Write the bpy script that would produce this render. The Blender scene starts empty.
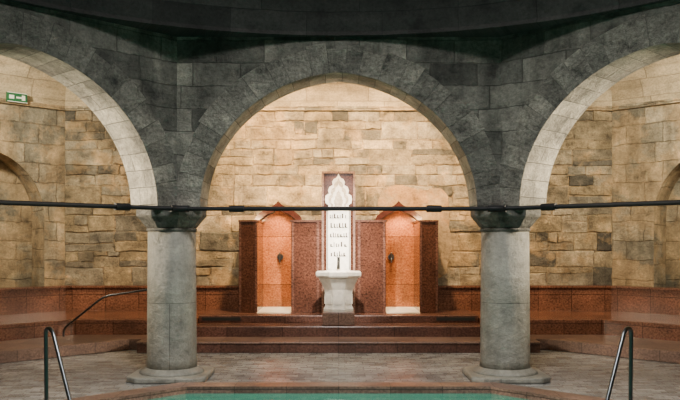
import bpy, math, random
from mathutils import Vector, Matrix
random.seed(7)
C0=Vector((0,5,0))
T8=math.tan(math.pi/8)

# ---------------- helpers ----------------
def link(o): bpy.context.scene.collection.objects.link(o); return o
def mesh_obj(name,verts,faces,mat=None,uvs=None,cols=None,smooth=False,parent=None):
    me=bpy.data.meshes.new(name); me.from_pydata([tuple(v) for v in verts],[],faces)
    if uvs is not None:
        uv=me.uv_layers.new(name="UVMap"); k=0
        for f in uvs:
            for c in f: uv.data[k].uv=c; k+=1
    if cols is not None:
        ca=me.color_attributes.new("blk",'FLOAT_COLOR','CORNER'); k=0
        for f,c in zip(faces,cols):
            for _ in f: ca.data[k].color=(c,c,c,1); k+=1
    if smooth:
        for p in me.polygons: p.use_smooth=True
    me.update()
    o=bpy.data.objects.new(name,me); link(o)
    if mat: me.materials.append(mat)
    if parent: o.parent=parent
    return o
def empty(name,loc=(0,0,0)):
    e=bpy.data.objects.new(name,None); e.location=loc; link(e); e.empty_display_size=.1; return e
class MB:
    """mesh builder with world-metre uvs"""
    def __init__(s): s.v=[];s.f=[];s.uv=[];s.c=[]
    def quad(s,pts,uv=None,c=.5):
        b=len(s.v); s.v+= [Vector(p) for p in pts]; s.f.append(tuple(range(b,b+len(pts))))
        if uv is None:
            p=[Vector(q) for q in pts]; n=(p[1]-p[0]).cross(p[2]-p[0])
            if n.length<1e-9: n=(p[2]-p[0]).cross(p[-1]-p[0])
            if n.length>0:n.normalize()
            if abs(n.z)>.8: uv=[(q.x,q.y) for q in p]
            else:
                t=Vector((-n.y,n.x,0)); 
                if t.length<1e-6: t=Vector((1,0,0))
                t.normalize(); uv=[(q.dot(t),q.z) for q in p]
        s.uv.append(uv); s.c.append(c)
    def box(s,x0,x1,y0,y1,z0,z1,c=.5,M=None):
        P=[Vector((x,y,z)) for z in (z0,z1) for y in (y0,y1) for x in (x0,x1)]
        if M: P=[M@p for p in P]
        for q in ((0,2,3,1),(4,5,7,6),(0,1,5,4),(2,6,7,3),(0,4,6,2),(1,3,7,5)): s.quad([P[i] for i in q],c=c)
    def prism(s,pts,z0,z1,c=.5,M=None):
        lo=[Vector((p[0],p[1],z0)) for p in pts]; hi=[Vector((p[0],p[1],z1)) for p in pts]
        if M: lo=[M@p for p in lo]; hi=[M@p for p in hi]
        s.quad(hi,c=c); s.quad(lo[::-1],c=c); n=len(pts)
        for i in range(n):
            j=(i+1)%n; s.quad([lo[i],lo[j],hi[j],hi[i]],c=c)
    def obj(s,name,mat,parent=None,smooth=False,merge=False):
        o=mesh_obj(name,s.v,s.f,mat,s.uv,s.c,smooth,parent)
        if merge:
            import bmesh
            bm=bmesh.new(); bm.from_mesh(o.data); bmesh.ops.remove_doubles(bm,verts=bm.verts,dist=1e-4); bm.to_mesh(o.data); bm.free()
        return o
def bevel(o,w=.01,seg=2):
    m=o.modifiers.new("bev",'BEVEL'); m.width=w; m.segments=seg; m.limit_method='ANGLE'; return o
def lathe(name,prof,mat,n=40,loc=(0,0,0),parent=None,sides=None,rot=0,smooth=True,uoff=0):
    n=sides or n; v=[];f=[];uv=[]
    for (r,z) in prof:
        for i in range(n):
            a=rot+2*math.pi*i/n; v.append((loc[0]+r*math.cos(a),loc[1]+r*math.sin(a),loc[2]+z))
    for k in range(len(prof)-1):
        for i in range(n):
            j=(i+1)%n; f.append((k*n+i,k*n+j,(k+1)*n+j,(k+1)*n+i))
            u0=i/n*2*math.pi*.3+uoff;u1=(i+1)/n*2*math.pi*.3+uoff
            uv.append([(u0,prof[k][1]),(u1,prof[k][1]),(u1,prof[k+1][1]),(u0,prof[k+1][1])])
    f.append(tuple(range(n))[::-1]); uv.append([(v[i][0],v[i][1]) for i in range(n)][::-1])
    b=(len(prof)-1)*n
    f.append(tuple(range(b,b+n))); uv.append([(v[b+i][0],v[b+i][1]) for i in range(n)])
    o=mesh_obj(name,v,f,mat,uv,None,False,parent)
    if smooth:
        for p in o.data.polygons[:-2]: p.use_smooth=True
    return o
def pipe(name,pts,r,mat,parent=None,cyclic=False,bez=False):
    cu=bpy.data.curves.new(name,'CURVE'); cu.dimensions='3D'; cu.bevel_depth=r; cu.bevel_resolution=4; cu.use_fill_caps=True
    sp=cu.splines.new('POLY'); sp.points.add(len(pts)-1)
    for p,q in zip(sp.points,pts): p.co=(*q,1)
    sp.use_cyclic_u=cyclic; cu.materials.append(mat)
    o=bpy.data.objects.new(name,cu); link(o)
    if parent:o.parent=parent
    return o
def smoothpath(pts,r=.08,n=6):
    P=[Vector(p) for p in pts]; out=[P[0]]
    for i in range(1,len(P)-1):
        a=(P[i-1]-P[i]); b=(P[i+1]-P[i]); ra=min(r,a.length*.49); rb=min(r,b.length*.49)
        A=P[i]+a.normalized()*ra; B=P[i]+b.normalized()*rb
        for k in range(n+1):
            t=k/n; out.append((1-t)**2*A+2*t*(1-t)*P[i]+t*t*B)
    out.append(P[-1]); return out

# ---------------- materials ----------------
def newmat(name):
    m=bpy.data.materials.new(name); m.use_nodes=True; nt=m.node_tree
    return m,nt,nt.nodes["Principled BSDF"]
def N(nt,t,**k):
    n=nt.nodes.new(t)
    for a,b in k.items():
        if a in n.inputs: n.inputs[a].default_value=b
        else: setattr(n,a,b)
    return n
def ramp(nt,stops,interp='LINEAR'):
    r=nt.nodes.new('ShaderNodeValToRGB'); r.color_ramp.interpolation=interp
    e=r.color_ramp.elements
    while len(e)<len(stops): e.new(.5)
    for el,(p,c) in zip(e,stops): el.position=p; el.color=(*c,1)
    return r
def mixc(nt,typ,fac,a,b):
    m=nt.nodes.new('ShaderNodeMix'); m.data_type='RGBA'; m.blend_type=typ
    for i,val in ((0,fac),(6,a),(7,b)):
        if hasattr(val,'is_linked') or hasattr(val,'links'): nt.links.new(val,m.inputs[i])
        elif isinstance(val,(int,float)): m.inputs[i].default_value=val
        else: m.inputs[i].default_value=(*val,1)
    return m.outputs[2]
def stone(name,pal,w=.6,h=.32,mortar=.012,mcol=(.1,.09,.08),rough=.85,distort=.04,stain=.5,bump=.5,rubble=False,offset=.5,useattr=False,nscale=2.2,patch=None,fine=.0,pits=False,streak=0,pth=.52,grain=.7):
    m,nt,b=newmat(name); L=nt.links
    tc=nt.nodes.new('ShaderNodeTexCoord')
    n0=N(nt,'ShaderNodeTexNoise',Scale=2.5,Detail=3.0); L.new(tc.outputs['UV'],n0.inputs['Vector'])
    vm=nt.nodes.new('ShaderNodeVectorMath'); vm.operation='MULTIPLY_ADD'
    L.new(n0.outputs['Color'],vm.inputs[0]); vm.inputs[1].default_value=(distort,)*3; L.new(tc.outputs['UV'],vm.inputs[2])
    if fine:
        nf=N(nt,'ShaderNodeTexNoise',Scale=14.0,Detail=4.0); L.new(tc.outputs['UV'],nf.inputs['Vector'])
        v2=nt.nodes.new('ShaderNodeVectorMath'); v2.operation='MULTIPLY_ADD'
        L.new(nf.outputs['Color'],v2.inputs[0]); v2.inputs[1].default_value=(fine,)*3; L.new(vm.outputs[0],v2.inputs[2]); vm=v2
    def brick(w,h,mo):
        br=nt.nodes.new('ShaderNodeTexBrick'); L.new(vm.outputs[0],br.inputs['Vector'])
        br.inputs['Scale'].default_value=1; br.inputs['Brick Width'].default_value=w; br.inputs['Row Height'].default_value=h
        br.inputs['Mortar Size'].default_value=mo; br.inputs['Mortar Smooth'].default_value=.6
        br.inputs['Color1'].default_value=(0,0,0,1); br.inputs['Color2'].default_value=(1,1,1,1); br.inputs['Mortar'].default_value=(.5,.5,.5,1)
        br.offset=offset; br.squash=1.3 if offset else 1; br.squash_frequency=3
        return br
    br=brick(w,h,mortar); col=br.outputs['Color']; fac=br.outputs['Fac']
    if rubble:
        b2=brick(w*.55,h*.52,mortar*1.1)
        nm=N(nt,'ShaderNodeTexNoise',Scale=.8,Detail=1.0); L.new(tc.outputs['UV'],nm.inputs['Vector'])
        rm=ramp(nt,[(.50,(0,0,0)),(.52,(1,1,1))]); L.new(nm.outputs['Fac'],rm.inputs[0])
        col=mixc(nt,'MIX',rm.outputs[0],col,b2.outputs['Color'])
        fac=mixc(nt,'MIX',rm.outputs[0],fac,b2.outputs['Fac'])
    if useattr:
        at=nt.nodes.new('ShaderNodeVertexColor'); at.layer_name="blk"; col=at.outputs[0]
    st=[(i/(len(pal)-1),c) for i,c in enumerate(pal)]
    rp=ramp(nt,st); L.new(col,rp.inputs[0]); c=rp.outputs[0]
    # stains
    n1=N(nt,'ShaderNodeTexNoise',Scale=nscale,Detail=8.0,Roughness=.72); L.new(tc.outputs['UV'],n1.inputs['Vector'])
    r1=ramp(nt,[(.33,(.28,.28,.29)),(.47,(.82,.81,.80)),(.55,(1.0,.99,.98)),(.68,(1.6,1.56,1.5))]); L.new(n1.outputs['Fac'],r1.inputs[0])
    c=mixc(nt,'MULTIPLY',stain,c,r1.outputs[0])
    n2=N(nt,'ShaderNodeTexNoise',Scale=24.0,Detail=6.0,Roughness=.75); L.new(tc.outputs['UV'],n2.inputs['Vector'])
    r2=ramp(nt,[(.3,(.45,.45,.45)),(.5,(1,1,1)),(.7,(1.4,1.4,1.4))]); L.new(n2.outputs['Fac'],r2.inputs[0])
    c=mixc(nt,'MULTIPLY',grain,c,r2.outputs[0])
    if patch:
        n3=N(nt,'ShaderNodeTexNoise',Scale=.9,Detail=7.0,Roughness=.65); 
        mp=nt.nodes.new('ShaderNodeMapping'); mp.inputs['Location'].default_value=(7.3,2.1,0); L.new(tc.outputs['UV'],mp.inputs[0]); L.new(mp.outputs[0],n3.inputs['Vector'])
        r3=ramp(nt,[(pth,(0,0,0)),(pth+.06,(.88,.88,.88))]); L.new(n3.outputs['Fac'],r3.inputs[0])
        pc=mixc(nt,'MULTIPLY',.9,patch,r1.outputs[0]); pc=mixc(nt,'MULTIPLY',.5,pc,r2.outputs[0])
    if useattr: cm=c
    else:
        mc=mixc(nt,'MULTIPLY',.8,mcol,r1.outputs[0])
        cm=mixc(nt,'MIX',fac,c,mc)
    if patch: cm=mixc(nt,'MIX',r3.outputs[0],cm,pc)
    if streak:
        mp2=nt.nodes.new('ShaderNodeMapping'); mp2.inputs['Scale'].default_value=(1.6,.28,1) if not useattr else (.9,.9,1); L.new(tc.outputs['UV'],mp2.inputs[0])
        n4=N(nt,'ShaderNodeTexNoise',Scale=1.6,Detail=6.0,Roughness=.6); L.new(mp2.outputs[0],n4.inputs['Vector'])
        r4=ramp(nt,[(.38,(.35,.36,.36)),(.55,(1,1,1)),(.7,(1.25,1.22,1.18))]); L.new(n4.outputs['Fac'],r4.inputs[0])
        cm=mixc(nt,'MULTIPLY',streak,cm,r4.outputs[0])
    L.new(cm,b.inputs['Base Color']); b.inputs['Roughness'].default_value=rough
    # bump
    ma=nt.nodes.new('ShaderNodeMath'); ma.operation='MULTIPLY_ADD'; L.new(fac if not useattr else n2.outputs['Fac'],ma.inputs[0]); ma.inputs[1].default_value=-1.0 if not useattr else .3
    ad=nt.nodes.new('ShaderNodeMath'); ad.operation='MULTIPLY_ADD'; L.new(n2.outputs['Fac'],ad.inputs[0]); ad.inputs[1].default_value=.6; 
    sc=nt.nodes.new('ShaderNodeMath'); sc.operation='MULTIPLY'; L.new(n1.outputs['Fac'],sc.inputs[0]); sc.inputs[1].default_value=2.0; L.new(sc.outputs[0],ad.inputs[2])
    L.new(ad.outputs[0],ma.inputs[2])
    bp=nt.nodes.new('ShaderNodeBump'); bp.inputs['Strength'].default_value=bump; bp.inputs['Distance'].default_value=.04
    L.new(ma.outputs[0],bp.inputs['Height']); L.new(bp.outputs[0],b.inputs['Normal'])
    return m
def granite(name,c1,c2,w=.62,h=.36,rough=.25,joint=True):
    m,nt,b=newmat(name); L=nt.links
    tc=nt.nodes.new('ShaderNodeTexCoord')
    vo=N(nt,'ShaderNodeTexNoise',Scale=30.0,Detail=4.0,Roughness=.75); L.new(tc.outputs['UV'],vo.inputs['Vector'])
    r=ramp(nt,[(.36,c1),(.5,tuple((x+y)/2 for x,y in zip(c1,c2))),(.64,c2)]); L.new(vo.outputs['Fac'],r.inputs[0])
    n=N(nt,'ShaderNodeTexNoise',Scale=2.2,Detail=5.0,Roughness=.6); L.new(tc.outputs['UV'],n.inputs['Vector'])
    r1=ramp(nt,[(.3,(.5,.5,.5)),(.7,(1.4,1.35,1.3))]); L.new(n.outputs['Fac'],r1.inputs[0])
    c=mixc(nt,'MULTIPLY',.8,r.outputs[0],r1.outputs[0])
    if joint:
        br=nt.nodes.new('ShaderNodeTexBrick'); L.new(tc.outputs['UV'],br.inputs['Vector']); br.offset=0
        br.inputs['Scale'].default_value=1; br.inputs['Brick Width'].default_value=w; br.inputs['Row Height'].default_value=h; br.inputs['Mortar Size'].default_value=.006
        br.inputs['Color1'].default_value=(.75,.75,.75,1); br.inputs['Color2'].default_value=(1.2,1.2,1.2,1); br.inputs['Mortar'].default_value=(.3,.3,.3,1)
        c=mixc(nt,'MULTIPLY',1.0,c,br.outputs['Color'])
    L.new(c,b.inputs['Base Color']); b.inputs['Roughness'].default_value=rough
    return m
def plain(name,c,rough=.5,metal=0,noise=0,scale=8):
    m,nt,b=newmat(name); b.inputs['Roughness'].default_value=rough; b.inputs['Metallic'].default_value=metal
    tc=nt.nodes.new('ShaderNodeTexCoord'); n=N(nt,'ShaderNodeTexNoise',Scale=float(scale),Detail=5.0); nt.links.new(tc.outputs['Object'],n.inputs['Vector'])
    lo=tuple(x*(1-noise) for x in c); hi=tuple(min(.9,x*(1+noise)) for x in c)
    r=ramp(nt,[(.3,lo),(.7,hi)]); nt.links.new(n.outputs['Fac'],r.inputs[0]); nt.links.new(r.outputs[0],b.inputs['Base Color'])
    return m

blk_pal=[(.09,.087,.075),(.24,.225,.18),(.42,.35,.23),(.54,.43,.26),(.38,.36,.29),(.68,.56,.37)]
M_blocks=stone("old_stone_blocks",blk_pal,useattr=True,stain=1.0,bump=1.0,patch=(.58,.42,.23),streak=.7,nscale=3.2,distort=0,pth=.53)
M_wall=stone("wall_mortar",[(.34,.27,.17),(.40,.31,.2)],w=.3,h=.17,mcol=(.2,.16,.11),mortar=.016,distort=.13,fine=.03,stain=.9,bump=1.0,patch=(.5,.38,.22),streak=.35,nscale=2.6,pth=.55)
M_wallside=stone("side_stone_wall",[(.25,.24,.19),(.41,.37,.27),(.52,.45,.32),(.32,.31,.25)],w=.7,h=.36,mcol=(.25,.22,.16),distort=.13,fine=.035,stain=.95,bump=.9,patch=(.56,.43,.26),streak=.55,pth=.43)
M_vault=stone("vault_plaster",[(.46,.38,.25),(.62,.53,.37)],w=.9,h=.45,mcol=(.35,.29,.2),distort=.05,stain=.6,bump=.4)
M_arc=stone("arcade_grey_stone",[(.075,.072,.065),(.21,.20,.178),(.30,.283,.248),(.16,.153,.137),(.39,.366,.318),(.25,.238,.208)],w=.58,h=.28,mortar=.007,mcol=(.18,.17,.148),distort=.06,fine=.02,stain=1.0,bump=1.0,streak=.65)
M_vous=stone("voussoir_stone",[(.22,.21,.185),(.31,.293,.257),(.42,.393,.34)],useattr=True,stain=1.0,bump=1.0,distort=0,nscale=3)
M_intr_lit=stone("intrados_stone_lit",[(.32,.30,.255),(.46,.43,.36),(.58,.54,.45)],w=.9,h=.21,mortar=.006,mcol=(.22,.21,.18),distort=.02,fine=.01,stain=.95,bump=.7,offset=.3,streak=.4)  # underside tone raised above the arcade stone to carry light from behind
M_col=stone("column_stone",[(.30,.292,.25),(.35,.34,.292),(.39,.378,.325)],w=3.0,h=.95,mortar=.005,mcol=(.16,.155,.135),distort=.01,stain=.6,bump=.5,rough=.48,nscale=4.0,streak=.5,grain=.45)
M_cap=stone("capital_stone",[(.13,.126,.112),(.2,.193,.172)],w=5,h=5,stain=.8,bump=.6,distort=0,nscale=6)
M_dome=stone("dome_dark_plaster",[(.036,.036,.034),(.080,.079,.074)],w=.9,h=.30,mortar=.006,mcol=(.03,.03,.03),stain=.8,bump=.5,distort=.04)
M_floor=stone("floor_small_tiles",[(.22,.218,.21),(.35,.348,.335),(.45,.445,.425)],w=.17,h=.085,mortar=.006,mcol=(.14,.138,.13),distort=0,stain=.6,bump=.12,rough=.2,grain=.4)
M_plat=granite("red_granite_floor",(.10,.06,.048),(.30,.19,.15),w=.6,h=.6,rough=.35)
M_red=granite("red_granite_cladding",(.09,.036,.024),(.31,.145,.092),rough=.22)
M_redd=granite("red_granite_dark",(.03,.012,.009),(.115,.05,.034),rough=.14,joint=False)
M_riser=granite("step_granite",(.06,.026,.02),(.19,.095,.072),w=.9,h=.6,rough=.25)
M_niche=granite("niche_red_marble",(.20,.055,.018),(.50,.19,.07),w=.8,h=.9,rough=.2)
M_trim=plain("dark_red_marble_trim",(.06,.018,.012),.25,noise=.3,scale=20)
M_plaster=stone("ochre_plaster",[(.42,.25,.11),(.42,.25,.11)],w=9,h=9,mcol=(.4,.25,.11),stain=1.0,bump=.6,distort=0,patch=(.34,.26,.16),pth=.47)
M_white=plain("white_marble",(.80,.77,.71),.35,noise=.12,scale=14)
M_crest=plain("carved_weathered_marble",(.42,.36,.27),.6,noise=.4,scale=18)
M_nfloor_lit=plain("niche_floor_lit",(.85,.8,.7),.35,noise=.1,scale=6)  # near-white tone stands in for lamplight on the niche floor
M_iron=plain("black_iron",(.010,.010,.011),.6,.3,noise=.3)
M_steel=plain("brushed_steel",(.12,.13,.14),.3,1.0,noise=.1)
M_dk=plain("engraved_lettering",(.03,.025,.02),.8)
M_vent=plain("vent_recess",(.02,.02,.02),.9)
M_green=plain("exit_sign_green",(.01,.12,.045),.5)
M_signw=plain("exit_sign_white",(.85,.9,.85),.5)
M_pool=stone("pool_wall_tiles",[(.25,.42,.36),(.32,.5,.43)],w=.1,h=.1,mortar=.005,mcol=(.2,.3,.27),distort=0,stain=.2,bump=.1,offset=0)
mw,nt,b=newmat("pool_water"); b.inputs['Base Color'].default_value=(.10,.46,.34,1); b.inputs['Roughness'].default_value=.05
b.inputs['Transmission Weight'].default_value=.5; b.inputs['IOR'].default_value=1.33
nn=N(nt,'ShaderNodeTexNoise',Scale=3.0,Detail=3.0); bp=nt.nodes.new('ShaderNodeBump'); bp.inputs['Strength'].default_value=.25; bp.inputs['Distance'].default_value=.05
tc=nt.nodes.new('ShaderNodeTexCoord'); nt.links.new(tc.outputs['Object'],nn.inputs['Vector']); nt.links.new(nn.outputs['Fac'],bp.inputs['Height']); nt.links.new(bp.outputs[0],b.inputs['Normal'])
M_water=mw

# ---------------- plan geometry ----------------
def octo(A,c=None):
    c=A*T8 if c is None else c
    return [Vector((x,y+5,0)) for x,y in ((c,A),(A,c),(A,-c),(c,-A),(-c,-A),(-A,-c),(-A,c),(-c,A))]  # clockwise from far-right
OUT=(10.2,5.2)
def ring(mb,inner,outer,z0,z1,closed=True,top_only=False):
    n=len(inner); rng=range(n) if closed else range(n-1)
    U=lambda p,z:Vector((p.x,p.y,z))
    for i in rng:
        j=(i+1)%n
        mb.quad([U(inner[i],z1),U(outer[i],z1),U(outer[j],z1),U(inner[j],z1)])
        if top_only: continue
        mb.quad([U(inner[i],z0),U(inner[i],z1),U(inner[j],z1),U(inner[j],z0)])
        mb.quad([U(outer[j],z0),U(outer[j],z1),U(outer[i],z1),U(outer[i],z0)])
        mb.quad([U(inner[j],z0),U(outer[j],z0),U(outer[i],z0),U(inner[i],z0)])
    if not closed and not top_only:
        for k in (0,n-1):
            q=[U(inner[k],z0),U(outer[k],z0),U(outer[k],z1),U(inner[k],z1)]
            mb.quad(q if k==0 else q[::-1])
# floor
mb=MB(); ring(mb,octo(4.4),octo(10.9,5.5),-.1,0); mb.obj("floor",M_floor)
# pool
pool=empty("bathing_pool",(0,5,0))
def padd(o): o.parent=pool; o.matrix_parent_inverse=Matrix.Translation((0,-5,0)); return o
mb=MB(); ring(mb,octo(4.22),octo(4.5),0.0,.035); ring(mb,octo(4.22),octo(4.385),-.12,.001); padd(mb.obj("pool_rim",M_plat))
mb=MB(); ring(mb,octo(4.26),octo(4.39),-1.0,-.12); padd(mb.obj("pool_sides",M_pool))
mb=MB(); mb.prism([(p.x,p.y) for p in octo(4.3)][::-1],-1.05,-1.0); padd(mb.obj("pool_bottom",M_pool))
mb=MB(); mb.prism([(p.x,p.y) for p in octo(4.225)][::-1],-.95,-.045); padd(mb.obj("water",M_water,merge=True))

# wall with openings
def open_wall(mb,P0,dx,dn,prof,ztop,thick,L0b=0,L1b=0,under=None,seg_len=None,uo=0):
    """P0 origin, dx along, dn outward (back). prof = bottom polyline (x,z). front face at P0."""
    P=lambda x,z,d:P0+dx*x+dn*d+Vector((0,0,z))
    n=len(prof); al=0
    for i in range(n-1):
        (x0,z0),(x1,z1)=prof[i],prof[i+1]
        bx0=x0+(L0b if i==0 else 0); bx1=x1+(L1b if i==n-2 else 0)
        if abs(x1-x0)>1e-6:
            mb.quad([P(x0,z0,0),P(x1,z1,0),P(x1,ztop,0),P(x0,ztop,0)],[(x0+uo,z0),(x1+uo,z1),(x1+uo,ztop),(x0+uo,ztop)])
            mb.quad([P(bx1,z1,thick),P(bx0,z0,thick),P(bx0,ztop,thick),P(bx1,ztop,thick)],[(x1,z1),(x0,z0),(x0,ztop),(x1,ztop)])
            mb.quad([P(x0,ztop,0),P(x1,ztop,0),P(bx1,ztop,thick),P(bx0,ztop,thick)])
        l=math.hypot(x1-x0,z1-z0)
        (under or mb).quad([P(x0,z0,0),P(bx0,z0,thick),P(bx1,z1,thick),P(x1,z1,0)],[(0+uo,al),(thick+uo,al),(thick+uo,al+l),(0+uo,al+l)])
        al+=l
    for k,(x,z) in ((0,prof[0]),(1,prof[-1])):
        bx=x+(L0b if k==0 else L1b)
        mb.quad([P(x,z,0),P(bx,z,thick),P(bx,ztop,thick),P(x,ztop,0)])
# ---- inner arcade ----
Aa,E,K=1.69,.15,.905; R=Aa+E; SPR=2.11
thm=math.acos(E/R)
def arch_pts(n,off=0,a=Aa,e=E,k=K):
    R=a+e; tm=math.acos(e/R); L=[]
    for i in range(n+1):
        t=tm*i/n; L.append((e-(R)*math.cos(t)-off*math.cos(t),k*R*math.sin(t)+off*math.sin(t)))
    L[-1]=(0,k*R*math.sin(tm)+off*1.0)
    return L+[(-x,z) for x,z in L[-2::-1]]
FA,TH=4.75,.6
hs=FA*T8; hb=(FA+TH)*T8
arc=empty("stone_arcade",(0,5,0))
def aadd(o): o.parent=arc; o.matrix_parent_inverse=Matrix.Translation((0,-5,0)); return o
mbF=MB(); mbU=MB(); mbV=MB()
for k in range(8):
    ang=k*math.pi/4
    dn=Vector((math.sin(ang),math.cos(ang),0)); dx=Vector((math.cos(ang),-math.sin(ang),0))
    P0=C0+dn*FA
    ap=[(x,z+SPR) for x,z in arch_pts(24)]
    prof=[(-hs,SPR)]+ap+[(hs,SPR)]
    open_wall(mbF,P0,dx,dn,prof,4.45,TH,-(hb-hs),hb-hs,under=mbU,uo=k*3.93)
    nt_=156
    inn=[(x,z+SPR) for x,z in arch_pts(nt_//2)]
    cuts=[0]
    while cuts[-1]<nt_: cuts.append(cuts[-1]+random.choice((5,6,6,7,8)))
    cuts=[c for c in cuts if c<=nt_-4]+[nt_]
    for bi in range(len(cuts)-1):
        c=random.random()**1.0; ln=.33+random.uniform(-.04,.04)
        ou=[(max(-hs+.004,min(hs-.004,x)),z+SPR) for x,z in arch_pts(nt_//2,ln)]
        a0,a1=cuts[bi],cuts[bi+1]; ii=sorted(set([a0,(a0+a1)//2,a1]))
        I=[Vector(inn[i]) for i in ii]; O=[Vector(ou[i]) for i in ii]
        g=.0025
        dI=(I[-1]-I[0]).normalized()*g
        I[0]=I[0]+dI;O[0]=O[0]+dI*random.uniform(.5,2.5);I[-1]=I[-1]-dI;O[-1]=O[-1]-dI*random.uniform(.5,2.5)
        fr=-.004-random.random()*.006; W=lambda p,d:P0+dx*p.x+dn*d+Vector((0,0,p.y))
        of=(k*5.1+bi*.7)
        for q in range(len(ii)-1):
            mbV.quad([W(I[q],fr),W(I[q+1],fr),W(O[q+1],fr),W(O[q],fr)],[(p.x+of,p.y) for p in (I[q],I[q+1],O[q+1],O[q])],c)
            mbV.quad([W(O[q],fr),W(O[q+1],fr),W(O[q+1],.01),W(O[q],.01)],c=c*.7)
            mbV.quad([W(I[q+1],fr),W(I[q],fr),W(I[q],.0),W(I[q+1],.0)],c=c)
        for q in (0,len(ii)-1): mbV.quad([W(I[q],fr),W(O[q],fr),W(O[q],.01),W(I[q],.01)],c=0)
aadd(mbF.obj("spandrel_walls",M_arc)); aadd(mbU.obj("arch_soffits",M_intr_lit)); aadd(mbV.obj("voussoirs",M_vous))
# dome
nseg=96; RD=4.68; ZD=4.2
v=[];f=[];uv=[]
prof=[]
prof.append((None,ZD)); prof.append((RD,ZD)); prof.append((RD+.01,ZD+.03)); prof.append((RD+.02,ZD+.05))
for i in range(0,15):
    t=math.pi/2*i/14.5; prof.append((RD*math.cos(t),ZD+.15+4.6*math.sin(t)))
for (r,z) in prof:
    for i in range(nseg):
        a=2*math.pi*i/nseg
        rr=r
        if r is None:
            la=(a+math.pi/8)%(math.pi/4)-math.pi/8; rr=(FA+.05)/math.cos(la)
        v.append((rr*math.cos(a),5+rr*math.sin(a),z))
for k in range(len(prof)-1):
    for i in range(nseg):
        j=(i+1)%nseg; f.append((k*nseg+j,k*nseg+i,(k+1)*nseg+i,(k+1)*nseg+j))
        u0,u1=i/nseg*29,(i+1)/nseg*29; uv.append([(u1,prof[k][1]),(u0,prof[k][1]),(u0,prof[k+1][1]),(u1,prof[k+1][1])])
b0=(len(prof)-1)*nseg; f.append(tuple(range(b0,b0+nseg))); uv.append([(v[b0+i][0],v[b0+i][1]) for i in range(nseg)])
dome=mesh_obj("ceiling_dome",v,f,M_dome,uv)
# ---- columns ----
for i,p in enumerate(octo(5.05)):
    e=empty("stone_column",(p.x,p.y,0))
    MI=Matrix.Translation((-p.x,-p.y,0))
    mb=MB(); s=.485; c=.13
    mb.prism([(p.x+x,p.y+y) for x,y in ((s-c,-s),(s,-s+c),(s,s-c),(s-c,s),(-s+c,s),(-s,s-c),(-s,-s+c),(-s+c,-s))],0,.07)
    o=mb.obj("plinth",M_col,merge=True); bevel(o,.02); parts=[o]
    parts.append(lathe("base_moulding",[(.40,.06),(.40,.085),(.375,.105),(.345,.12),(.325,.14)],M_col,loc=(p.x,p.y,0)))
    parts.append(lathe("shaft",[(.316,.11),(.308,.25),(.303,1.0),(.296,1.86)],M_col,48,loc=(p.x,p.y,0),uoff=i*2.3))
    parts.append(lathe("necking_ring",[(.30,1.83),(.312,1.84),(.312,1.865),(.30,1.87)],M_cap,48,loc=(p.x,p.y,0)))
    parts.append(lathe("capital",[(.30,1.865),(.335,1.90),(.39,1.97),(.43,2.01),(.44,2.03),(.44,2.112)],M_cap,loc=(p.x,p.y,0),sides=8,rot=math.pi/8,smooth=False))
    for o in parts: o.parent=e; o.matrix_parent_inverse=MI
# ---- tie rod ring ----
rod=empty("iron_tie_rod",(0,5,2.1))
RI=Matrix.Translation((0,-5,-2.1))
po=[Vector((q.x,q.y,2.1)) for q in octo(4.62)]
o=pipe("rod_ring",po,.026,M_iron,cyclic=True); o.parent=rod;o.matrix_parent_inverse=RI
for i in range(8):
    a,b2=po[i],po[(i+1)%8]; d=(b2-a).normalized()
    for t in (.18,.80):
        c=a+(b2-a)*t
        o=pipe("coupling",[c-d*.09,c-d*.07,c-d*.02,c+d*.02,c+d*.07,c+d*.09],.042,M_iron); o.parent=rod;o.matrix_parent_inverse=RI
    o=pipe("corner_clasp",[a-(a-po[i-1]).normalized()*.12,a,a+d*.12],.04,M_iron);o.parent=rod;o.matrix_parent_inverse=RI
    oc=octo(5.05)[i]; o=pipe("bracket",[a,Vector((oc.x,oc.y,2.1))],.03,M_iron);o.parent=rod;o.matrix_parent_inverse=RI

# ---- outer walls ----
oo=octo(*OUT)
names=["wall_right_rear","wall_right","wall_right_front","wall_front","wall_left_front","wall_left","wall_left_rear","wall_back"]
ZW=4.25
for i in range(8):
    a,b2=oo[i],oo[(i+1)%8]; L=(b2-a).length; dx=(b2-a)/L; dn=Vector((-dx.y,dx.x,0))
    if dn.dot(a-C0)<0: dn=-dn
    mb=MB()
    if names[i] in("wall_right_rear","wall_left_rear"):
        cs=[2.0,L-1.6] if names[i]=="wall_right_rear" else [1.6,L-1.6]
        prof=[(0,0)]
        for c in cs:
            prof.append((c-1.2,0)); prof+=[(c+x,z+2.15) for x,z in arch_pts(14,0,1.2,.02,1.0)]; prof.append((c+1.2,0))
        prof.append((L,0))
        open_wall(mb,a,dx,dn,prof,ZW+.3,.55)
        P=lambda x,z,d:a+dx*x+dn*d+Vector((0,0,z))
        mb.quad([P(0,0,.54),P(L,0,.54),P(L,ZW,.54),P(0,ZW,.54)],[(0+3,0),(L+3,0),(L+3,ZW),(3,ZW)])
        mb.obj(names[i],M_wallside)
    else:
        open_wall(mb,a,dx,dn,[(0,0),(L,0)],ZW+.3,.5)
        ow=mb.obj(names[i],M_wall if names[i]=="wall_back" else M_wallside)
        if names[i]=="wall_back": WB=ow
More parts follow.
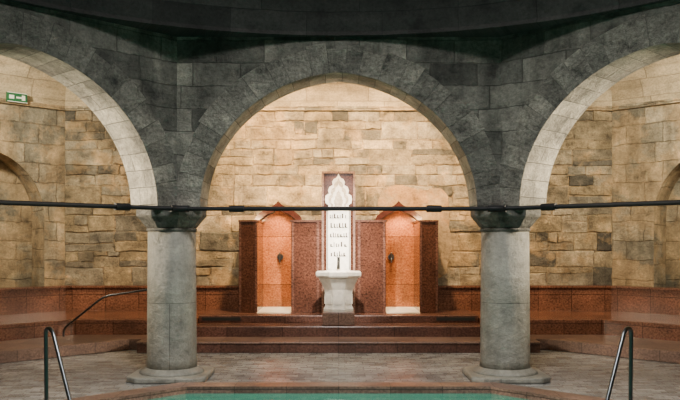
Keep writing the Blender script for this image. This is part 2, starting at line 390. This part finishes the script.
# irregular coursed masonry facing of the back wall
rs=random.Random(21)
mb=MB(); z=.86
def stoneblk(x0,x1,z0,z1):
    j=lambda:rs.uniform(-.022,.022)
    g=.006
    pr=rs.uniform(.004,.032); c=min(1,max(0,rs.betavariate(1.5,1.3)))
    pts=[(x0+g+j()*.6,z0+g+j()),((x0+x1)/2,z0+g+j()),(x1-g+j()*.6,z0+g+j()),(x1-g+j()*.6,(z0+z1)/2+j()),(x1-g+j()*.6,z1-g+j()),((x0+x1)/2+j(),z1-g+j()),(x0+g+j()*.6,z1-g+j()),(x0+g+j()*.6,(z0+z1)/2)]
    cx,cz=(x0+x1)/2,(z0+z1)/2
    pin=[(cx+(x-cx)*.93,cz+(zz-cz)*.90) for x,zz in pts]
    F=[Vector((x,15.2-pr,zz)) for x,zz in pin]; B=[Vector((x,15.2,zz)) for x,zz in pts]
    mb.quad(F,[(p.x,p.z) for p in F],c)
    n=len(F)
    for q in range(n):
        r=(q+1)%n; mb.quad([B[q],B[r],F[r],F[q]],[(p.x,p.z) for p in (B[q],B[r],F[r],F[q])],c)
while z<ZW-.05:
    big=rs.random()<.55
    h=rs.uniform(.28,.40) if big else rs.uniform(.15,.24)
    if z+h>ZW-.08: h=ZW-.05-z
    x=-5.2
    while x<5.18:
        w=rs.uniform(.35,.95) if big else rs.uniform(.2,.65)
        if x+w>5.0: w=5.2-x
        if big and rs.random()<.4:
            s_=rs.uniform(.3,.7); stoneblk(x,x+w,z,z+h*s_)
            if rs.random()<.6 and w>.4: m_=x+w*rs.uniform(.35,.65); stoneblk(x,m_,z+h*s_,z+h); stoneblk(m_,x+w,z+h*s_,z+h)
            else: stoneblk(x,x+w,z+h*s_,z+h)
        else: stoneblk(x,x+w,z,z+h)
        x+=w
    z+=h
    if h<.1: break
o=mb.obj("masonry_facing",M_blocks); o.parent=WB
# cornice trim
mb=MB(); ring(mb,octo(10.12,5.17),octo(10.2,5.2),ZW-.06,ZW+.02); mb.obj("trim_1",M_wallside)
# vault
n=14; v=[];f=[];uv=[]
A1=octo(FA+TH-.01); A2=oo
for k in range(n+1):
    t=k/n; th=math.pi*t; w=(1-math.cos(th))/2; z=ZW+1.35*math.sin(th)
    for i in range(8):
        p=A1[i]*(1-w)+A2[i]*w; v.append((p.x,p.y,z))
for k in range(n):
    for i in range(8):
        j=(i+1)%8; q=(k*8+i,(k+1)*8+i,(k+1)*8+j,k*8+j); f.append(q)
        d=(Vector(v[j])-Vector(v[i])).normalized()
        al=[k/n*6,(k+1)/n*6]
        uv.append([(Vector(v[q[0]]).dot(d),al[0]),(Vector(v[q[1]]).dot(d),al[1]),(Vector(v[q[2]]).dot(d),al[1]),(Vector(v[q[3]]).dot(d),al[0])])
mesh_obj("ceiling_vault",v,f,M_vault,uv)
# ---- platform, bench, wainscot (C-shaped, open at the centre back) ----
def cshape(A,c,A2,c2,x):
    I=octo(A,c);O=octo(A2,c2)
    I=[Vector((x,5+A,0))]+I+[Vector((-x,5+A,0))]; O=[Vector((x,5+A2,0))]+O+[Vector((-x,5+A2,0))]
    return I,O
bn=empty("stepped_granite_bench",(0,5,0)); BI=Matrix.Translation((0,-5,0))
mb=MB(); I,O=cshape(7.6,3.3,8.2,4.37,3.10); ring(mb,I,O,0,.17,closed=False); o=bevel(mb.obj("foot_platform",M_plat,merge=True),.01); o.parent=bn;o.matrix_parent_inverse=BI
mb=MB(); I,O=cshape(8.2,4.37,9.88,5.07,2.37); ring(mb,I,O,0,.42,closed=False); o=bevel(mb.obj("seat",M_red,merge=True),.012); o.parent=bn;o.matrix_parent_inverse=BI
mb=MB(); I,O=cshape(9.9,5.08,10.17,5.19,1.735); ring(mb,I,O,0,.85,closed=False)
I,O=cshape(9.86,5.06,10.17,5.19,1.735); ring(mb,I,O,.85,.885,closed=False); mb.obj("baseboard_granite_wainscot",M_red)
# central steps
st=empty("entrance_steps",(0,13,0)); SI=Matrix.Translation((0,-13,0))
def sadd(o): o.parent=st;o.matrix_parent_inverse=SI; return o
mb=MB(); mb.box(-3.09,3.09,12.25,13.2,0,.14); sadd(bevel(mb.obj("lower_step",M_riser,merge=True),.006))
mb=MB(); mb.box(-3.10,3.10,12.23,13.2,.14,.17); sadd(bevel(mb.obj("lower_tread",M_plat,merge=True),.01))
mb=MB(); mb.box(-2.36,2.36,12.9,15.16,.0,.34); sadd(bevel(mb.obj("middle_step",M_riser,merge=True),.015))
mb=MB(); mb.box(-2.36,2.36,13.5,15.16,.34,.46); sadd(bevel(mb.obj("upper_step",M_riser,merge=True),.012))
mb=MB()
for s in (-1,1): mb.box(min(s*.84,s*1.42),max(s*.84,s*1.42),13.9,15.12,.46,.475)
sadd(mb.obj("niche_floor",M_nfloor_lit))
mb=MB()
for s in (-1,1): mb.box(min(s*1.65,s*2.3),max(s*1.65,s*2.3),13.485,13.51,.375,.43)
sadd(mb.obj("vent_slot",M_vent))
# ---- shower niches ----
sn=empty("shower_partition_wall",(0,14.5,.46)); NI=Matrix.Translation((0,-14.5,-.46))
def nadd(o): o.parent=sn;o.matrix_parent_inverse=NI; return o
mb=MB()
for s in (-1,1):
    x0,x1=sorted((s*1.42,s*1.73)); mb.box(x0,x1,14.0,15.17,.46,2.05)
mb.box(-.83,.83,14.0,15.17,.46,2.05)
nadd(bevel(mb.obj("partitions",M_redd,merge=True),.012))
mb=MB()
for s in (-1,1):
    x0,x1=sorted((s*1.40,s*1.75)); mb.box(x0,x1,13.98,15.17,2.05,2.085)
mb.box(-.85,.85,13.98,15.17,2.05,2.085)
for x in (-1.72,-1.44,-.80,-.36,.36,.80,1.44,1.72):
    mb.box(x-.022,x+.022,13.985,14.01,.46,2.05)
nadd(bevel(mb.obj("cap_stones",M_riser,merge=False),.004))
def ogee(w,z0,h,n=10):
    L=[]
    for i in range(n+1):
        t=i/n; x=-w*(1-t); z=z0+h*(.62*math.sin(min(1,t*1.25)*math.pi/2)+ (0 if t<.6 else .38*((t-.6)/.4)**2))
        L.append((x,z))
    return L+[(-x,z) for x,z in L[-2::-1]]
for s in (-1,1):
    cx=s*1.13
    mb=MB(); og=ogee(.34,2.08,.26)
    pts=[(-.34,.46)]+og+[(.34,.46)]
    F=[Vector((cx+x,15.10,z)) for x,z in pts]; B=[Vector((cx+x,15.17,z)) for x,z in pts]
    mb.quad(F,[(p.x,p.z) for p in F])
    for i in range(len(F)-1): mb.quad([F[i],B[i],B[i+1],F[i+1]])
    nadd(mb.obj("niche_back_panel",M_niche))
    mb=MB(); o1=[(-.42,2.04)]+[(x*1.0,z) for x,z in ogee(.36,2.10,.25)]+[(.42,2.04)]
    o2=[(-.44,2.13)]+[(x,z) for x,z in ogee(.41,2.19,.28)]+[(.44,2.13)]
    n=len(o1)
    for i in range(n-1):
        q=[Vector((cx+p[0],14.98,p[1])) for p in (o1[i],o1[i+1],o2[i+1],o2[i])]; r=[Vector((p.x,15.17,p.z)) for p in q]
        mb.quad(q); mb.quad([q[1],q[0],r[0],r[1]]); mb.quad([q[3],q[2],r[2],r[3]])
    for k in (0,n-1):
        q=[Vector((cx+o1[k][0],14.98,o1[k][1])),Vector((cx+o2[k][0],14.98,o2[k][1]))]; mb.quad([q[0],q[1],q[1]+Vector((0,.19,0)),q[0]+Vector((0,.19,0))])
    nadd(mb.obj("ogee_hood",M_trim))
    # shower valve
    sx=cx+(.03 if s<0 else -.14)
    sh=empty("shower_valve",(sx,15.08,1.42)); J=Matrix.Translation((-sx,-15.08,-1.42))
    for o in (pipe("rosette",[(sx,15.10,1.42),(sx,15.06,1.42)],.06,M_steel),pipe("lever",[(sx,15.06,1.42),(sx,15.01,1.42),(sx,14.97,1.50)],.014,M_steel),
              pipe("spout",smoothpath([(sx,15.07,1.40),(sx,14.99,1.38),(sx,14.97,1.32)],.03),.012,M_steel)):
        o.parent=sh;o.matrix_parent_inverse=J
# ---- fountain ----
fo=empty("drinking_fountain",(0,13.3,.34)); FI=Matrix.Translation((0,-13.3,-.34))
def fadd(o): o.parent=fo;o.matrix_parent_inverse=FI; return o
mb=MB(); mb.box(-.26,.26,12.98,13.495,.34,.56); fadd(bevel(mb.obj("pedestal_block",M_plat,merge=True),.015))
fadd(lathe("basin",[(.26,.56),(.265,.60),(.245,.63),(.235,.68),(.235,.80),(.255,.92),(.30,1.02),(.335,1.08),(.345,1.11),(.385,1.125),(.40,1.15),(.40,1.20),(.385,1.215),(.33,1.215),(.30,1.17),(.15,1.10),(.02,1.09)],M_white,loc=(0,13.26,0),sides=8,rot=math.pi/8,smooth=False))
mb=MB()
for i in range(8):
    a=math.pi/4*i; M=Matrix.Translation((0,13.26,0))@Matrix.Rotation(a,4,'Z')
    mb.box(.2,.232,-.06,.06,.68,.84,M=M)
fadd(mb.obj("carved_panels",M_white))
# wall plaque
pq=empty("inscribed_marble_plaque",(0,13.95,1.2)); PI_=Matrix.Translation((0,-13.95,-1.2))
def qadd(o): o.parent=pq;o.matrix_parent_inverse=PI_; return o
mb=MB(); mb.box(-.29,.29,13.93,14.06,.46,2.93); qadd(bevel(mb.obj("backing_slab",M_redd,merge=True),.01))
mb=MB(); 
for x0,x1,z0,z1 in ((-.29,-.255,.46,2.93),(.255,.29,.46,2.93),(-.255,.255,2.895,2.93)): mb.box(x0,x1,13.905,13.935,z0,z1)
qadd(mb.obj("frame",M_plat))
half=[(.205,2.28),(.175,2.30),(.175,2.34),(.225,2.38),(.235,2.44),(.225,2.50),(.185,2.53),(.165,2.54),(.18,2.59),(.16,2.655),(.115,2.68),(.10,2.69),(.11,2.74),(.085,2.79),(.045,2.81),(.02,2.84),(0,2.89)]
def sym(h): return h+[(-x,z) for x,z in h[-2::-1]]
def extr(name,out,y0,y1,mat):
    mb=MB(); F=[Vector((x,y0,z)) for x,z in out];B=[Vector((x,y1,z)) for x,z in out]; mb.quad(F[::-1]); 
    for i in range(len(F)):
        j=(i+1)%len(F); mb.quad([F[i],F[j],B[j],B[i]])
    return mb.obj(name,mat,merge=True)
qadd(extr("marble_slab",sym([(.205,1.18),(.205,2.28),(0,2.281)]),13.88,13.935,M_white))
qadd(extr("carved_crest",sym(half),13.87,13.935,M_white))
qadd(extr("crest_inner",sym([(x*.74,2.30+(z-2.28)*.84) for x,z in half]),13.845,13.88,M_crest))
qadd(extr("crest_tier",sym([(x*.54,2.31+(z-2.28)*.66) for x,z in half]),13.825,13.85,M_white))
qadd(extr("crest_boss",sym([(x*.34,2.32+(z-2.28)*.46) for x,z in half]),13.80,13.83,M_crest))
mb=MB()
for s in (-1,1): mb.box(s*.188-.006,s*.188+.006,13.868,13.885,1.22,2.26)
rl=random.Random(4)
for r in range(5):
    z=2.15-r*.165
    x=-.155+rl.random()*.02
    while x<.13:
        w=.020+rl.random()*.03; hh=.045+rl.random()*.045
        mb.box(x,x+w*.55,13.872,13.883,z-.04,z-.04+hh)
        if rl.random()<.6: mb.box(x,x+w,13.872,13.883,z-.04,z-.022)
        x+=w+.012
qadd(mb.obj("lettering",M_dk))
fadd(pipe("spout",smoothpath([(0,13.9,1.36),(0,13.62,1.36),(0,13.56,1.27)],.05),.02,M_iron)); 
fadd(pipe("tap_body",[(0,13.7,1.24),(0,13.7,1.44)],.024,M_iron))
# ---- plaster patches ----
def patch(name,x0,x1,z0,z1,seed,mat):
    random.seed(seed); pts=[]
    N_=90; ph=[random.random()*6.28 for _ in range(5)]
    for i in range(N_):
        a=2*math.pi*i/N_; ca,sa=math.cos(a),math.sin(a)
        wob=sum(math.sin(a*(3+2*q)+ph[q])*.035/(1+q*.5) for q in range(5))
        rr=(abs(ca)**6+abs(sa)**6)**(-1/6)*(.95+wob-.03*random.random())
        pts.append(((x0+x1)/2+(x1-x0)/2*rr*ca,(z0+z1)/2+(z1-z0)/2*rr*sa))
    return extr(name,pts,15.168,15.2,mat)
for p in (patch("plaster_patch",.72,2.15,.9,2.80,3,M_plaster),): p.parent=WB
# ---- handrails ----
for s in (-1,1):
    e=empty("pool_handrail",(s*2.98,8.17,0)); J=Matrix.Translation((-s*2.98,-8.17,0))
    path=smoothpath([(s*3.0,8.22,.0),(s*3.0,8.20,.82),(s*2.90,8.10,.82),(s*2.46,7.65,-.25)],.07)
    o=pipe("tube",path,.021,M_steel); o.parent=e;o.matrix_parent_inverse=J
    o=pipe("foot_flange",[(s*3.0,8.22,0),(s*3.0,8.22,.012)],.05,M_steel); o.parent=e;o.matrix_parent_inverse=J
o=pipe("step_handrail",smoothpath([(-4.45,12.95,.17),(-4.45,12.95,.30),(-3.8,12.95,.82),(-2.95,12.95,.95),(-2.95,12.95,.17)],.12),.017,M_steel)
# ---- exit sign ----
es=empty("exit_sign",(-5.86,14.38,4.2)); J=Matrix.Translation((5.86,-14.38,-4.2))
M=Matrix.Translation((-5.80,14.42,4.30))@Matrix.Rotation(math.radians(45),4,'Z')
mb=MB(); mb.box(-.18,.18,-.03,.03,-.085,.085,M=M); o=mb.obj("sign_box",M_green); o.parent=es;o.matrix_parent_inverse=J
mb=MB(); mb.box(-.15,-.06,-.034,-.03,-.03,.035,M=M); mb.box(-.02,.10,-.034,-.03,-.015,.015,M=M); mb.box(.08,.14,-.034,-.03,-.045,.045,M=M)
mb.box(-.18,.18,-.036,-.03,.075,.085,M=M); mb.box(-.18,.18,-.036,-.03,-.085,-.075,M=M)
o=mb.obj("pictogram",M_signw); o.parent=es;o.matrix_parent_inverse=J
o=pipe("bracket",[M@Vector((0,0,-.05)),M@Vector((0,.13,-.05))],.012,M_iron); o.parent=es;o.matrix_parent_inverse=J

# ---------------- lights ----------------
def area(name,loc,target,w,size,col,spread=180):
    l=bpy.data.lights.new(name,'AREA'); l.energy=w; l.size=size; l.color=col; l.shape='DISK'; l.spread=math.radians(spread)
    o=bpy.data.objects.new(name,l); o.location=loc; o.rotation_euler=(Vector(target)-Vector(loc)).to_track_quat('-Z','Y').to_euler(); link(o)
warm=(1,.66,.34); neut=(1,.85,.62); cool=(1,.985,.96)
for s in (-1,1):
    area("wall_washer_lamp",(s*.95,12.9,4.85),(s*1.15,15.2,2.6),170,.25,warm,105)
    area("niche_uplight",(s*1.575,14.3,2.12),(s*1.8,15.2,2.9),14,.12,(1,.60,.28),160)
    area("niche_downlight",(s*1.13,14.80,2.30),(s*1.13,15.0,1.2),12,.1,(1,.68,.36),120)
    area("arch_soffit_fill",(s*2.25,10.52,2.75),(-s*1.2,10.15,3.3),36,.15,neut)  # unseen lamp added behind each pier to brighten the central arch soffit
    area("corner_lamp",(s*5.9,11.6,4.6),(s*4.6,15.2,2.8),115,.35,neut,140)
    area("arch_lamp",(s*6.6,10.0,3.2),(s*2.4,9.9,2.7),85,.3,neut,60)
area("fountain_fill",(0,10.5,4.1),(0,13.8,1.6),55,.12,(1,.88,.72),34)  # unseen fill added above the arch to lift the fountain
area("dome_fill",(0,4.5,7.6),(0,5.5,0),400,1.6,cool,110)  # added overhead fill for floor and columns, no fixture modelled
area("front_fill",(0,-1.6,4.1),(0,10,2.8),175,1.0,cool)  # added fill behind the camera for the arcade faces
w=bpy.data.worlds.new("World"); bpy.context.scene.world=w; w.use_nodes=True
w.node_tree.nodes["Background"].inputs[0].default_value=(.55,.55,.55,1); w.node_tree.nodes["Background"].inputs[1].default_value=.05
# ---------------- camera ----------------
cd=bpy.data.cameras.new("camera"); cam=bpy.data.objects.new("camera",cd); link(cam)
cam.location=(0,0,1.7); cam.rotation_euler=(math.pi/2,0,0); cd.lens=36*800/680; cd.sensor_width=36
cd.shift_y=42/680; cd.shift_x=1.5/680; cd.clip_start=.05
bpy.context.scene.camera=cam
